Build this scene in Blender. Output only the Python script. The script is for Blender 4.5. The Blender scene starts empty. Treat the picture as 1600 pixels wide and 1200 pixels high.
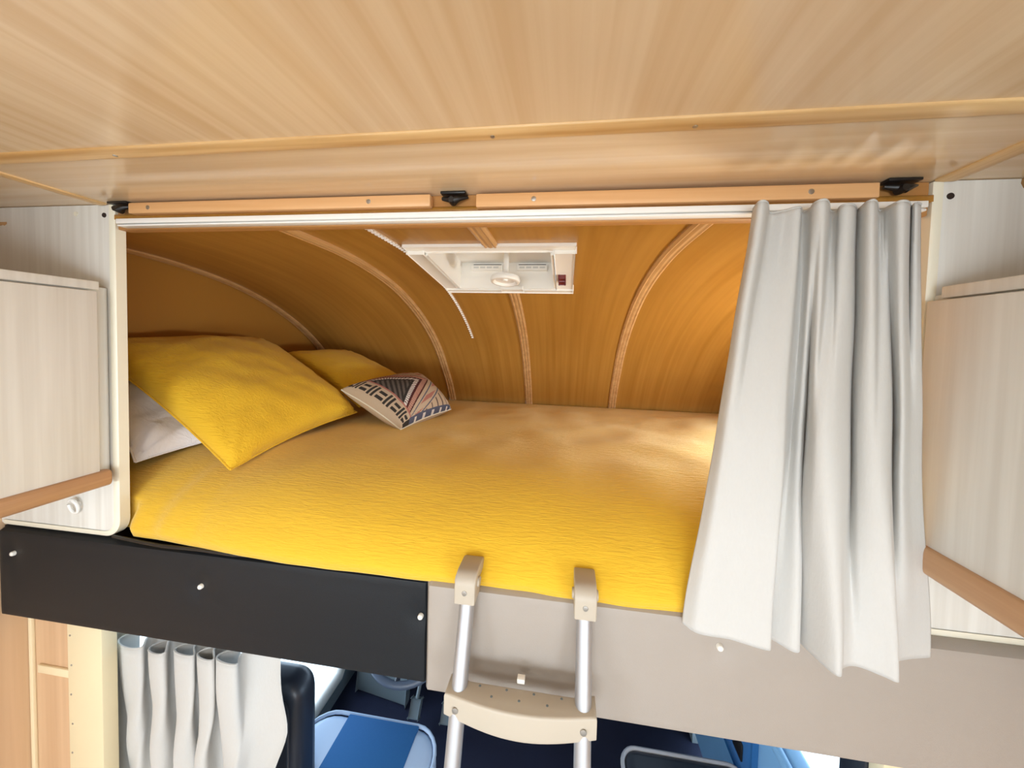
import bpy, bmesh, math, random
from mathutils import Vector, Matrix, noise

random.seed(7)
SC = bpy.context.scene
COL = SC.collection
Z0 = 1.9                      # camera height above the cab floor; all sizes in metres

# ------------------------------------------------------------------ camera
FPX, CX, CY = 519.0, 819.0, 552.0
yaw, pitch, roll = math.radians(-7.15), math.radians(-2.05), math.radians(1.58)
fwd = Vector((math.sin(yaw) * math.cos(pitch), math.cos(yaw) * math.cos(pitch), math.sin(pitch)))
rgt = Vector((math.cos(yaw), -math.sin(yaw), 0))
upv = rgt.cross(fwd)
R1 = rgt * math.cos(roll) + upv * math.sin(roll)
U1 = -rgt * math.sin(roll) + upv * math.cos(roll)
cam_d = bpy.data.cameras.new('camera')
cam = bpy.data.objects.new('camera', cam_d)
COL.objects.link(cam)
cam_d.sensor_fit = 'HORIZONTAL'
cam_d.sensor_width = 36.0
cam_d.lens = FPX / 1600 * 36
cam_d.shift_x = (800 - CX) / 1600
cam_d.shift_y = (CY - 600) / 1600
cam_d.clip_start = 0.02
m = Matrix.Identity(4)
for i in range(3):
    m[i][0], m[i][1], m[i][2] = R1[i], U1[i], -fwd[i]
m[2][3] = Z0
cam.matrix_world = m
SC.camera = cam

# ------------------------------------------------------------------ world, lights, exposure
SC.view_settings.view_transform = 'Standard'
SC.view_settings.look = 'None'
SC.view_settings.gamma = 1.0
SC.view_settings.use_curve_mapping = False
SC.view_settings.exposure = 0.08
world = bpy.data.worlds.new('sky')
SC.world = world
world.use_nodes = True
wb = world.node_tree.nodes['Background']
wb.inputs['Color'].default_value = (0.60, 0.79, 1.0, 1)
wb.inputs['Strength'].default_value = 6.0

def area(name, loc, size, rot, power, col=(1, 1, 1)):
    d = bpy.data.lights.new(name, 'AREA')
    d.shape = 'RECTANGLE'
    d.size, d.size_y = size
    d.energy = power
    d.color = col
    o = bpy.data.objects.new(name, d)
    COL.objects.link(o)
    o.location = (loc[0], loc[1], loc[2] + Z0)
    o.rotation_euler = rot
    return o
H = math.pi / 2
# daylight standing in the side and rear window openings of the living area behind the camera
area('daylight_window_left', (-1.46, -1.3, -0.75), (0.62, 1.2), (0, -H, 0), 10, (0.88, 0.95, 1))
area('daylight_window_right', (0.99, -1.3, -0.75), (0.62, 1.2), (0, H, 0), 23, (0.88, 0.95, 1))
area('daylight_window_rear', (-0.24, -2.95, -0.55), (1.5, 0.75), (H, 0, 0), 38, (0.90, 0.96, 1))
area('fill_under_ceiling', (-0.24, -1.2, 0.300), (0.8, 0.6), (0, 0, 0), 20, (0.88, 0.95, 1))  # added fill lamp under the closed ceiling, brightens the bed top; no hatch there
area('daylight_bunk_window', (1.015, 1.125, -0.275), (0.15, 0.34), (0, H, 0), 9.0, (0.92, 0.97, 1))

# ------------------------------------------------------------------ helpers
WORLD = {}

class MB:
    """collects shapes (camera-relative metres) into one bmesh"""
    def __init__(s):
        s.bm = bmesh.new()
    def box(s, x0, x1, y0, y1, z0, z1, bev=0.0, seg=2):
        r = bmesh.ops.create_cube(s.bm, size=1.0)
        vs = r['verts']
        for v in vs:
            v.co = Vector(((x0 + x1) / 2 + v.co.x * (x1 - x0), (y0 + y1) / 2 + v.co.y * (y1 - y0), (z0 + z1) / 2 + v.co.z * (z1 - z0)))
        if bev > 0:
            es = list({e for v in vs for e in v.link_edges})
            bmesh.ops.bevel(s.bm, geom=es, offset=bev, segments=seg, affect='EDGES', profile=0.5)
        return s
    def obox(s, o, a, b, c, bev=0.0):
        """box from corner o along the vectors a, b, c"""
        o, a, b, c = Vector(o), Vector(a), Vector(b), Vector(c)
        r = bmesh.ops.create_cube(s.bm, size=1.0)
        vs = r['verts']
        for v in vs:
            p = v.co + Vector((.5, .5, .5))
            v.co = o + a * p.x + b * p.y + c * p.z
        if bev > 0:
            es = list({e for v in vs for e in v.link_edges})
            bmesh.ops.bevel(s.bm, geom=es, offset=bev, segments=2, affect='EDGES', profile=0.5)
        bmesh.ops.recalc_face_normals(s.bm, faces=s.bm.faces)
        return s
    def tube(s, pts, r, n=12, cap=True):
        pts = [Vector(p) for p in pts]
        rs = r if isinstance(r, (list, tuple)) else [r] * len(pts)
        rings = []
        prev = None
        for i, p in enumerate(pts):
            t = (pts[min(i + 1, len(pts) - 1)] - pts[max(i - 1, 0)]).normalized()
            if prev is None:
                ref = Vector((0, 0, 1)) if abs(t.z) < .9 else Vector((1, 0, 0))
                a = t.cross(ref).normalized()
            else:
                a = (prev - t * prev.dot(t)).normalized()
            prev = a
            b = t.cross(a)
            rings.append([s.bm.verts.new(p + (a * math.cos(2 * math.pi * k / n) + b * math.sin(2 * math.pi * k / n)) * rs[i]) for k in range(n)])
        for i in range(len(rings) - 1):
            for k in range(n):
                s.bm.faces.new((rings[i][k], rings[i][(k + 1) % n], rings[i + 1][(k + 1) % n], rings[i + 1][k]))
        if cap:
            s.bm.faces.new(list(reversed(rings[0])))
            s.bm.faces.new(rings[-1])
        return s
    def lathe(s, c, ax, prof, n=20):
        """prof: list of (distance along axis, radius)"""
        c, ax = Vector(c), Vector(ax).normalized()
        pts = [c + ax * h for h, _ in prof]
        ref = Vector((0, 0, 1)) if abs(ax.z) < .9 else Vector((1, 0, 0))
        a = ax.cross(ref).normalized()
        b = ax.cross(a)
        rings = [[s.bm.verts.new(p + (a * math.cos(2 * math.pi * k / n) + b * math.sin(2 * math.pi * k / n)) * max(r, 1e-4)) for k in range(n)] for p, (_, r) in zip(pts, prof)]
        for i in range(len(rings) - 1):
            for k in range(n):
                s.bm.faces.new((rings[i][k], rings[i][(k + 1) % n], rings[i + 1][(k + 1) % n], rings[i + 1][k]))
        s.bm.faces.new(list(reversed(rings[0])))
        s.bm.faces.new(rings[-1])
        bmesh.ops.recalc_face_normals(s.bm, faces=s.bm.faces)
        return s
    def prism(s, poly, fn, bev=0.0):
        """poly: 2D outline; fn(p, k) -> 3D point for k = 0 and 1"""
        a = [s.bm.verts.new(fn(p, 0)) for p in poly]
        b = [s.bm.verts.new(fn(p, 1)) for p in poly]
        n = len(poly)
        fs = [s.bm.faces.new(a), s.bm.faces.new(list(reversed(b)))]
        for i in range(n):
            fs.append(s.bm.faces.new((a[i], b[i], b[(i + 1) % n], a[(i + 1) % n])))
        bmesh.ops.recalc_face_normals(s.bm, faces=fs)
        if bev > 0:
            es = [e for f in fs[:2] for e in f.edges]
            bmesh.ops.bevel(s.bm, geom=es, offset=bev, segments=3, affect='EDGES', profile=0.5)
        return s
    def grid(s, fn, nu, nv, skip=None):
        V = [[s.bm.verts.new(fn(i / nu, j / nv)) for j in range(nv + 1)] for i in range(nu + 1)]
        for i in range(nu):
            for j in range(nv):
                if skip and skip((i + .5) / nu, (j + .5) / nv):
                    continue
                s.bm.faces.new((V[i][j], V[i + 1][j], V[i + 1][j + 1], V[i][j + 1]))
        return s
    def build(s, name, mat, parent=None, smooth=True, angle=40, solid=0, origin=None):
        bm = s.bm
        cs = [v.co for v in bm.verts]
        lo = Vector([min(c[i] for c in cs) for i in range(3)])
        hi = Vector([max(c[i] for c in cs) for i in range(3)])
        o = Vector(((lo.x + hi.x) / 2, (lo.y + hi.y) / 2, lo.z)) if origin is None else Vector(origin)
        for v in bm.verts:
            v.co -= o
        me = bpy.data.meshes.new(name)
        bm.to_mesh(me)
        bm.free()
        if smooth:
            me.polygons.foreach_set('use_smooth', [True] * len(me.polygons))
            me.set_sharp_from_angle(angle=math.radians(angle))
        me.materials.append(mat)
        ob = bpy.data.objects.new(name, me)
        COL.objects.link(ob)
        w = o + Vector((0, 0, Z0))
        WORLD[ob] = w
        if parent is not None:
            ob.parent = parent
            ob.location = w - WORLD[parent]
        else:
            ob.location = w
        if solid:
            md = ob.modifiers.new('thickness', 'SOLIDIFY')
            md.thickness = solid
            md.offset = -1
        return ob

def thing(name, loc, label=None, cat=None, group=None):
    o = bpy.data.objects.new(name, None)
    o.empty_display_size = 0.05
    COL.objects.link(o)
    o.location = (loc[0], loc[1], loc[2] + Z0)
    WORLD[o] = o.location.copy()
    tag(o, label, cat, group)
    return o

def tag(o, label=None, cat=None, group=None, kind=None):
    if label: o['label'] = label
    if cat: o['category'] = cat
    if group: o['group'] = group
    if kind: o['kind'] = kind
    return o

def lerp(a, b, t): return a + (b - a) * t
def smooth01(t):
    t = min(1, max(0, t))
    return t * t * (3 - 2 * t)
def interp(tab, x):
    if x <= tab[0][0]: return tab[0][1]
    for (a, b), (c, d) in zip(tab, tab[1:]):
        if x <= c:
            return lerp(b, d, (x - a) / (c - a))
    return tab[-1][1]
def catmull(tab, x):
    """smooth interpolation through sorted (x, y) pairs"""
    n = len(tab)
    if x <= tab[0][0]: return tab[0][1]
    if x >= tab[-1][0]: return tab[-1][1]
    for i in range(n - 1):
        if x <= tab[i + 1][0]:
            x0, y0 = tab[i]; x1, y1 = tab[i + 1]
            h = x1 - x0
            ml = (y1 - tab[i - 1][1]) / (x1 - tab[i - 1][0]) if i > 0 else (y1 - y0) / h
            mr = (tab[i + 2][1] - y0) / (tab[i + 2][0] - x0) if i < n - 2 else (y1 - y0) / h
            t = (x - x0) / h
            return (2*t**3 - 3*t**2 + 1) * y0 + (t**3 - 2*t**2 + t) * h * ml + (-2*t**3 + 3*t**2) * y1 + (t**3 - t**2) * h * mr
def NZ(x, y, z): return noise.noise(Vector((x, y, z)))

# ------------------------------------------------------------------ materials
MATS = {}
def nodes(name):
    mt = bpy.data.materials.new(name)
    mt.use_nodes = True
    nt = mt.node_tree
    b = nt.nodes['Principled BSDF']
    return mt, nt, b
def srgb(r, g, b):
    f = lambda c: (c / 255) / 12.92 if c / 255 <= .04045 else ((c / 255 + .055) / 1.055) ** 2.4
    return (f(r), f(g), f(b), 1)
def plain(name, col, rough=.5, metal=0, spec=.5, var=.05, bump=0, bscale=200, emit=None):
    mt, nt, b = nodes(name)
    tc = nt.nodes.new('ShaderNodeTexCoord')
    nz = nt.nodes.new('ShaderNodeTexNoise')
    nz.inputs['Scale'].default_value = 9
    nz.inputs['Detail'].default_value = 4
    nt.links.new(tc.outputs['Object'], nz.inputs['Vector'])
    mx = nt.nodes.new('ShaderNodeMix'); mx.data_type = 'RGBA'
    mx.inputs[6].default_value = tuple(c * (1 - var) for c in col[:3]) + (1,)
    mx.inputs[7].default_value = tuple(min(1, c * (1 + var)) for c in col[:3]) + (1,)
    nt.links.new(nz.outputs['Fac'], mx.inputs[0])
    nt.links.new(mx.outputs[2], b.inputs['Base Color'])
    b.inputs['Roughness'].default_value = rough
    b.inputs['Metallic'].default_value = metal
    b.inputs['Specular IOR Level'].default_value = spec
    if bump:
        n2 = nt.nodes.new('ShaderNodeTexNoise')
        n2.inputs['Scale'].default_value = bscale
        n2.inputs['Detail'].default_value = 3
        nt.links.new(tc.outputs['Object'], n2.inputs['Vector'])
        bp = nt.nodes.new('ShaderNodeBump')
        bp.inputs['Strength'].default_value = bump
        bp.inputs['Distance'].default_value = .002
        nt.links.new(n2.outputs['Fac'], bp.inputs['Height'])
        nt.links.new(bp.outputs['Normal'], b.inputs['Normal'])
    if emit:
        b.inputs['Emission Color'].default_value = emit[0]
        b.inputs['Emission Strength'].default_value = emit[1]
    return mt
def wood(name, c1, c2, axis, rough=.25, spec=.5, fine=60, coarse=5, bump=.05, coord='Object'):
    """laminate / timber with grain running along axis 0, 1 or 2"""
    mt, nt, b = nodes(name)
    tc = nt.nodes.new('ShaderNodeTexCoord')
    def layer(sc, along, detail, dist):
        mp = nt.nodes.new('ShaderNodeMapping')
        s = [sc, sc, sc]
        s[axis] = along
        mp.inputs['Scale'].default_value = s
        nt.links.new(tc.outputs[coord], mp.inputs['Vector'])
        n = nt.nodes.new('ShaderNodeTexNoise')
        n.inputs['Scale'].default_value = 1
        n.inputs['Detail'].default_value = detail
        n.inputs['Distortion'].default_value = dist
        nt.links.new(mp.outputs['Vector'], n.inputs['Vector'])
        return n
    a = layer(fine, fine / 40, 5, .3)
    c = layer(coarse, coarse / 14, 3, .9)
    ad = nt.nodes.new('ShaderNodeMath'); ad.operation = 'MULTIPLY_ADD'
    ad.inputs[1].default_value = .6
    nt.links.new(a.outputs['Fac'], ad.inputs[0])
    sc = nt.nodes.new('ShaderNodeMath'); sc.operation = 'MULTIPLY'
    sc.inputs[1].default_value = .4
    nt.links.new(c.outputs['Fac'], sc.inputs[0])
    nt.links.new(sc.outputs[0], ad.inputs[2])
    rp = nt.nodes.new('ShaderNodeValToRGB')
    rp.color_ramp.elements[0].position = .38
    rp.color_ramp.elements[0].color = c1
    rp.color_ramp.elements[1].position = .62
    rp.color_ramp.elements[1].color = c2
    nt.links.new(ad.outputs[0], rp.inputs['Fac'])
    nt.links.new(rp.outputs['Color'], b.inputs['Base Color'])
    b.inputs['Roughness'].default_value = rough
    b.inputs['Specular IOR Level'].default_value = spec
    bp = nt.nodes.new('ShaderNodeBump')
    bp.inputs['Strength'].default_value = bump
    bp.inputs['Distance'].default_value = .001
    nt.links.new(ad.outputs[0], bp.inputs['Height'])
    nt.links.new(bp.outputs['Normal'], b.inputs['Normal'])
    return mt
def cloth(name, col, var=.08, crink=.5, scale=(14, 110, 110), rough=.85, dist=.004, sheen=.15, trans=0, tint=None):
    mt, nt, b = nodes(name)
    tc = nt.nodes.new('ShaderNodeTexCoord')
    mp = nt.nodes.new('ShaderNodeMapping')
    mp.inputs['Scale'].default_value = scale
    nt.links.new(tc.outputs['Object'], mp.inputs['Vector'])
    n = nt.nodes.new('ShaderNodeTexNoise')
    n.inputs['Scale'].default_value = 1
    n.inputs['Detail'].default_value = 4
    n.inputs['Distortion'].default_value = .6
    nt.links.new(mp.outputs['Vector'], n.inputs['Vector'])
    mx = nt.nodes.new('ShaderNodeMix'); mx.data_type = 'RGBA'
    mx.inputs[6].default_value = tuple(c * (1 - var) for c in col[:3]) + (1,)
    mx.inputs[7].default_value = tuple(min(1, c * (1 + var)) for c in col[:3]) + (1,)
    nt.links.new(n.outputs['Fac'], mx.inputs[0])
    nt.links.new(mx.outputs[2], b.inputs['Base Color'])
    b.inputs['Roughness'].default_value = rough
    b.inputs['Specular IOR Level'].default_value = .2
    b.inputs['Sheen Weight'].default_value = sheen
    b.inputs['Sheen Tint'].default_value = (tint or tuple(min(1, .35 + c) for c in col[:3])) + (1,)
    bp = nt.nodes.new('ShaderNodeBump')
    bp.inputs['Strength'].default_value = crink
    bp.inputs['Distance'].default_value = dist
    nt.links.new(n.outputs['Fac'], bp.inputs['Height'])
    nt.links.new(bp.outputs['Normal'], b.inputs['Normal'])
    if trans:
        tl = nt.nodes.new('ShaderNodeBsdfTranslucent')
        tl.inputs['Color'].default_value = col
        ms = nt.nodes.new('ShaderNodeMixShader')
        ms.inputs[0].default_value = trans
        out = nt.nodes['Material Output']
        nt.links.new(b.outputs[0], ms.inputs[1])
        nt.links.new(tl.outputs[0], ms.inputs[2])
        nt.links.new(ms.outputs[0], out.inputs['Surface'])
    return mt

BEECH1, BEECH2 = srgb(214, 182, 144), srgb(228, 202, 168)
M_ceil = wood('beech_laminate_lengthwise', BEECH1, BEECH2, 1, rough=.16, spec=.5, fine=42, coarse=9)
M_ceilx = wood('beech_laminate_crosswise', BEECH1, BEECH2, 0, rough=.14, spec=.5, fine=42, coarse=9)
M_alc = wood('beech_laminate_shaded', srgb(162, 112, 45), srgb(178, 128, 58), 1, rough=.30, spec=.4, fine=40, coarse=7, coord='UV')  # same laminate as the ceiling, with the alcove's shade put into its colour
M_pine = wood('pine_strip_crosswise', srgb(196, 150, 92), srgb(232, 196, 142), 0, rough=.4, fine=70, coarse=26, bump=.2)
M_piney = wood('pine_strip_lengthwise', srgb(196, 150, 92), srgb(232, 196, 142), 1, rough=.4, fine=70, coarse=26, bump=.2)
M_batten = wood('beech_batten', srgb(222, 168, 112), srgb(238, 190, 138), 0, rough=.4, fine=50, coarse=10)
M_header = wood('header_ply', srgb(176, 122, 66), srgb(198, 146, 88), 0, rough=.5)
M_rib = wood('rib_moulding_wood', srgb(184, 138, 86), srgb(204, 160, 108), 1, rough=.4, fine=80, coarse=24)
M_cream = wood('cream_ash_laminate', srgb(217, 213, 204), srgb(232, 230, 223), 2, rough=.38, spec=.4, fine=60, coarse=14, bump=.12)
M_creamedge = plain('cream_edging', srgb(234, 228, 208), .35, var=.02)
M_handle = wood('brown_wood_rail', srgb(178, 134, 96), srgb(198, 156, 116), 1, rough=.4, fine=60, coarse=12)
M_yellow = cloth('yellow_crinkle_cotton', (0.77, 0.46, 0.026, 1), var=.08, crink=.55, scale=(30, 210, 210), dist=.004, sheen=.65, tint=(1, .88, .55))
M_yellowp = cloth('yellow_pillow_cotton', (0.77, 0.46, 0.026, 1), var=.06, crink=.75, scale=(22, 150, 170), dist=.004, sheen=.3)
M_white = cloth('white_pillow_cotton', (0.94, 0.92, 0.96, 1), var=.03, crink=.7, scale=(14, 22, 14), dist=.012)
M_curtain = cloth('off_white_curtain', (0.66, 0.645, 0.615, 1), var=.03, crink=.25, scale=(260, 260, 90), dist=.0015, trans=.12)
M_charcoal = plain('charcoal_vinyl', srgb(20, 24, 29), .5, spec=.3, var=.06, bump=.2, bscale=700)
M_beige = plain('beige_vinyl', srgb(164, 154, 144), .5, var=.03, bump=.15, bscale=700)
M_cap = plain('white_plastic_cap', srgb(244, 240, 230), .35, var=.02)
M_whitepl = plain('white_plastic', srgb(236, 230, 220), .35, var=.02)
M_rail = plain('white_rail', srgb(248, 246, 242), .25, var=.01)
M_dark = plain('black_plastic', srgb(26, 24, 24), .4)
M_louvre = plain('pale_grey_plastic', srgb(204, 200, 192), .4)
M_slot = plain('dark_slot', srgb(20, 18, 18), .8)
M_red = plain('dark_red_plastic', srgb(112, 36, 34), .35)
M_alu = plain('brushed_aluminium', (.50, .51, .53, 1), .5, metal=.8, var=.03)
M_ladder = plain('greige_plastic', srgb(186, 175, 158), .45, var=.03)
M_screw = plain('steel_screw', (.45, .43, .40, 1), .35, metal=.9)
M_led = plain('led_diode', (.95, .9, .85, 1), .3, var=.01)
M_ledbase = plain('led_tape', srgb(214, 190, 160), .4)
M_seatblue = cloth('blue_seat_fabric', srgb(40, 96, 150), var=.08, crink=.3, scale=(200, 200, 200), dist=.001)
M_seatpale = plain('pale_blue_vinyl', srgb(176, 196, 222), .45, var=.03)
M_pipe = plain('grey_piping', srgb(168, 168, 172), .5)
M_navyv = plain('black_vinyl', srgb(34, 38, 48), .38, var=.05)
M_floor = plain('dark_blue_carpet', srgb(14, 20, 46), .95, var=.2, bump=.5, bscale=300)
M_roomfloor = wood('grey_vinyl_floor', srgb(150, 146, 140), srgb(176, 172, 166), 1, rough=.4)
M_wheel = plain('blue_grey_plastic', srgb(74, 84, 100), .4)
M_grey = plain('grey_plastic', srgb(112, 122, 126), .5)
M_doorblue = plain('door_card_plastic', srgb(122, 168, 206), .45)
M_ground = plain('pale_concrete_ground', srgb(214, 214, 208), .9, var=.08)
M_post = plain('cream_painted_wood', srgb(232, 216, 178), .5, var=.04)
M_tan = wood('tan_ply', srgb(204, 166, 128), srgb(220, 184, 146), 2, rough=.45, fine=40, coarse=8)
M_strip = plain('cream_cover_strip', srgb(236, 218, 180), .5, var=.03)
M_stain = plain('brown_chip', srgb(150, 112, 66), .7)
M_hole = plain('dark_hole', srgb(40, 26, 20), .7)
M_wall = wood('light_wall_ply', srgb(226, 220, 208), srgb(238, 234, 224), 2, rough=.4)

# ------------------------------------------------------------------ key dimensions (camera-relative)
YB = 0.70                     # plane of the bunk bulkhead
ZC = 0.312                    # ceiling
XL, XR = -1.50, 1.03          # side walls
PL, PR = -1.12, 0.652         # bunk opening between the side panels
YREAR = -3.0
ZF = -Z0
NOSE = [(.70, .274), (.95, .272), (1.08, .262), (1.25, .234), (1.40, .192), (1.55, .128), (1.70, .042), (1.83, -.06), (1.93, -.17), (2.02, -.28), (2.09, -.40), (2.14, -.52), (2.16, -.62)]
def noseZ(y): return catmull(NOSE, y)
# nose curve by arc length
NS = []
_a = 0.0
_p = None
for i in range(241):
    y = lerp(.70, 2.16, i / 240)
    z = noseZ(y)
    if _p: _a += math.hypot(y - _p[0], z - _p[1])
    NS.append((_a, y, z))
    _p = (y, z)
NLEN = _a
def nose_at(t):
    """point and outward (inside-facing) normal at arc fraction t"""
    s = t * NLEN
    y = interp([(q[0], q[1]) for q in NS], s)
    z = noseZ(y)
    dy = 1e-3
    tz = (noseZ(min(y + dy, 2.16)) - noseZ(max(y - dy, .70)))
    tv = Vector((0, 2 * dy, tz)).normalized()
    nv = Vector((0, -tv.z * -1, tv.y * -1))
    nv = Vector((0, tv.z, -tv.y))
    return y, z, nv, tv

# ------------------------------------------------------------------ structure
b = MB().box(XL, XR, YREAR, .497, ZC, ZC + .03)
tag(b.build('ceiling', M_ceil), 'light beech laminate ceiling over the living area', kind='structure')
b = MB().box(XL, XR, .497, YB + .03, ZC, ZC + .03)
tag(b.build('ceiling_front', M_ceilx), 'glossy beech laminate ceiling strip just before the bunk', kind='structure')

# pine cover strips on the ceiling
def half_round(poly_w, h):
    return [(-poly_w / 2, 0)] + [(-poly_w / 2 * math.cos(math.pi * k / 8), h * (.55 + .45 * math.sin(math.pi * k / 8))) for k in range(9)] + [(poly_w / 2, 0)]
hr = half_round(.03, .0045)
t1 = MB().prism(hr, lambda p, k: (XL if k == 0 else XR, .499 + p[0], ZC - p[1])).build('trim_1', M_pine, angle=60)
tag(t1, 'pine cover strip running across the ceiling', kind='structure')
for x in (-.80, -.12, .17):
    MB().lathe((x, .502, ZC - .0042), (0, 0, -1), [(0, .0035), (.001, .0033), (.0014, .001)], 10).build('screw', M_screw, t1)
t2 = MB().prism(hr, lambda p, k: (.668 + p[0] * 1.2, YREAR if k == 0 else YB - .003, ZC - p[1])).build('trim_2', M_piney, angle=60)
tag(t2, 'pine cover strip along the ceiling above the right locker', kind='structure')
t3 = MB().prism(hr, lambda p, k: (-1.152 + p[0] * .9, YREAR if k == 0 else YB - .003, ZC - p[1])).build('trim_3', M_piney, angle=60)
tag(t3, 'pine cover strip along the ceiling above the left locker', kind='structure')

# side walls, rear wall and floor of the living area (behind the camera, lit by its windows)
def wall_x(name, x0, x1, win, mat):
    y0, y1, z0, z1 = win
    b = MB()
    b.box(x0, x1, YREAR, y0, ZF, ZC).box(x0, x1, y1, .86, ZF, ZC).box(x0, x1, y0, y1, ZF, z0).box(x0, x1, y0, y1, z1, ZC)
    return tag(b.build(name, mat, smooth=False), kind='structure')
tag(wall_x('wall_left', XL - .03, XL, (-1.9, -.7, -1.06, -.44), M_tan), 'tan wood wall of the living area on the left')
tag(wall_x('wall_right', XR, XR + .03, (-1.9, -.7, -1.06, -.44), M_tan), 'tan wood wall of the living area on the right')
b = MB()
b.box(XL, -.99, YREAR - .03, YREAR, ZF, ZC).box(.51, XR, YREAR - .03, YREAR, ZF, ZC).box(-.99, .51, YREAR - .03, YREAR, ZF, -.93).box(-.99, .51, YREAR - .03, YREAR, -.17, ZC)
tag(b.build('wall_rear', M_wall, smooth=False), 'light wood rear wall with a wide window', kind='structure')
tag(MB().box(XL, XR, YREAR, .75, ZF - .04, ZF).build('floor', M_roomfloor), 'pale grey floor of the living area', kind='structure')

# bunk alcove: flat ceiling that curves down into the nose; opening cut for the roof vent
VX0, VX1, VY0, VY1 = -.482, .018, .925, 1.325
xs = sorted(set([XL + (XR - XL) * i / 40 for i in range(41)] + [VX0 + .035, VX1 - .035]))
ts = [i / 70 for i in range(71)]
def tY(t): return nose_at(t)[0]
ylist = sorted(set([round(tY(t), 4) for t in ts] + [VY0 + .03, VY1 - .03]))
b = MB()
vv = [[b.bm.verts.new((x, y, noseZ(y))) for y in ylist] for x in xs]
for i in range(len(xs) - 1):
    for j in range(len(ylist) - 1):
        mx_, my_ = (xs[i] + xs[i + 1]) / 2, (ylist[j] + ylist[j + 1]) / 2
        if VX0 + .035 < mx_ < VX1 - .035 and VY0 + .03 < my_ < VY1 - .03:
            continue
        b.bm.faces.new((vv[i][j], vv[i][j + 1], vv[i + 1][j + 1], vv[i + 1][j]))
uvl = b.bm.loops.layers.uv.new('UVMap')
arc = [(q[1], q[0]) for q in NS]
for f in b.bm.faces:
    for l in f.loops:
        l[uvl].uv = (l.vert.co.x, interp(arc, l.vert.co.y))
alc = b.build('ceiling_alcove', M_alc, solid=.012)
tag(alc, 'beech laminate bunk ceiling curving down at the front of the alcove', kind='structure')
# rib mouldings over the panel joints
def rib(x, w=.044, h=.010, t0=0.0, t1=1.0, n=60):
    b = MB()
    prof = [(-w / 2, -.002), (-w / 2, h * .55), (-w * .32, h), (-w * .2, h * .8), (0, h), (w * .2, h * .8), (w * .32, h), (w / 2, h * .55), (w / 2, -.002)]
    rings = []
    for i in range(n + 1):
        y, z, nv, tv = nose_at(lerp(t0, t1, i / n))
        rings.append([b.bm.verts.new(Vector((x + a, y, z)) + nv * c) for a, c in prof])
    for i in range(n):
        for k in range(len(prof) - 1):
            b.bm.faces.new((rings[i][k], rings[i][k + 1], rings[i + 1][k + 1], rings[i + 1][k]))
    b.bm.faces.new(rings[0]); b.bm.faces.new(list(reversed(rings[-1])))
    bmesh.ops.recalc_face_normals(b.bm, faces=b.bm.faces)
    return b.build('rib', M_rib, alc, angle=25)
rib(XL + .023); rib(-.722)
tv0 = (VY0 - .70) / NLEN
tv1 = interp([(q[1], q[0]) for q in NS], VY1) / NLEN
rib(-.222, t0=0, t1=tv0 + .006, n=10); rib(-.222, t0=tv1 - .004, t1=1)
rib(.290); rib(XR - .023)
# alcove side walls (the right one has a small window behind the curtain)
def alcove_wall(name, x0, x1, mat, win=None):
    b = MB()
    ys = [lerp(.86, 2.16, i / 26) for i in range(27)] + ([win[0], win[1]] if win else [])
    ys = sorted(set(ys))
    for a, c in zip(ys, ys[1:]):
        za, zc = noseZ(a) + .012, noseZ(c) + .012
        segs = [(-.62, None)]
        if win and win[0] - 1e-6 <= a and c <= win[1] + 1e-6:
            segs = [(-.62, win[2]), (win[3], None)]
        for lo, hi in segs:
            ta, tc_ = (za if hi is None else hi), (zc if hi is None else hi)
            if ta <= lo and tc_ <= lo: continue
            for xx, flip in ((x0, 0), (x1, 1)):
                vs = [b.bm.verts.new(p) for p in ((xx, a, lo), (xx, c, lo), (xx, c, max(lo, tc_)), (xx, a, max(lo, ta)))]
                b.bm.faces.new(vs if flip else vs[::-1])
    bmesh.ops.remove_doubles(b.bm, verts=b.bm.verts, dist=1e-6)
    return tag(b.build(name, mat, smooth=False), kind='structure')
tag(alcove_wall('wall_alcove_left', XL - .02, XL, M_alc), 'beech laminate side wall at the pillow end of the bunk')
WIN = (.95, 1.30, -.36, -.19)
tag(alcove_wall('wall_alcove_right', XR, XR + .02, M_alc, WIN), 'beech laminate side wall at the foot end of the bunk')

# ------------------------------------------------------------------ bulkhead around the bunk opening
def rounded_panel(x0, x1, z0, z1, rad, corner):
    pts = []
    for cx_, cz_, a0, on in ((x1, z0, -90, corner == 'br'), (x1, z1, 0, False), (x0, z1, 90, False), (x0, z0, 180, corner == 'bl')):
        if on:
            sx = -1 if cx_ == x1 else 1
            for k in range(9):
                a = math.radians(a0 + 90 * k / 8)
                pts.append((cx_ + sx * rad + rad * math.cos(a), cz_ + rad + rad * math.sin(a)))
        else:
            pts.append((cx_, cz_))
    return pts
ZB = -.532
lp = thing('bulkhead_panel', ((XL + PL) / 2, YB, ZB), 'cream wood-grain side panel left of the bunk with a rounded lower corner', 'panel', 'bulkhead panels beside the bunk')
MB().prism(rounded_panel(XL, PL - .004, ZB + .004, ZC - .001, .041, 'br'), lambda p, k: (p[0], YB + .022 * k, p[1]), bev=.0015).build('board', M_cream, lp)
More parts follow.
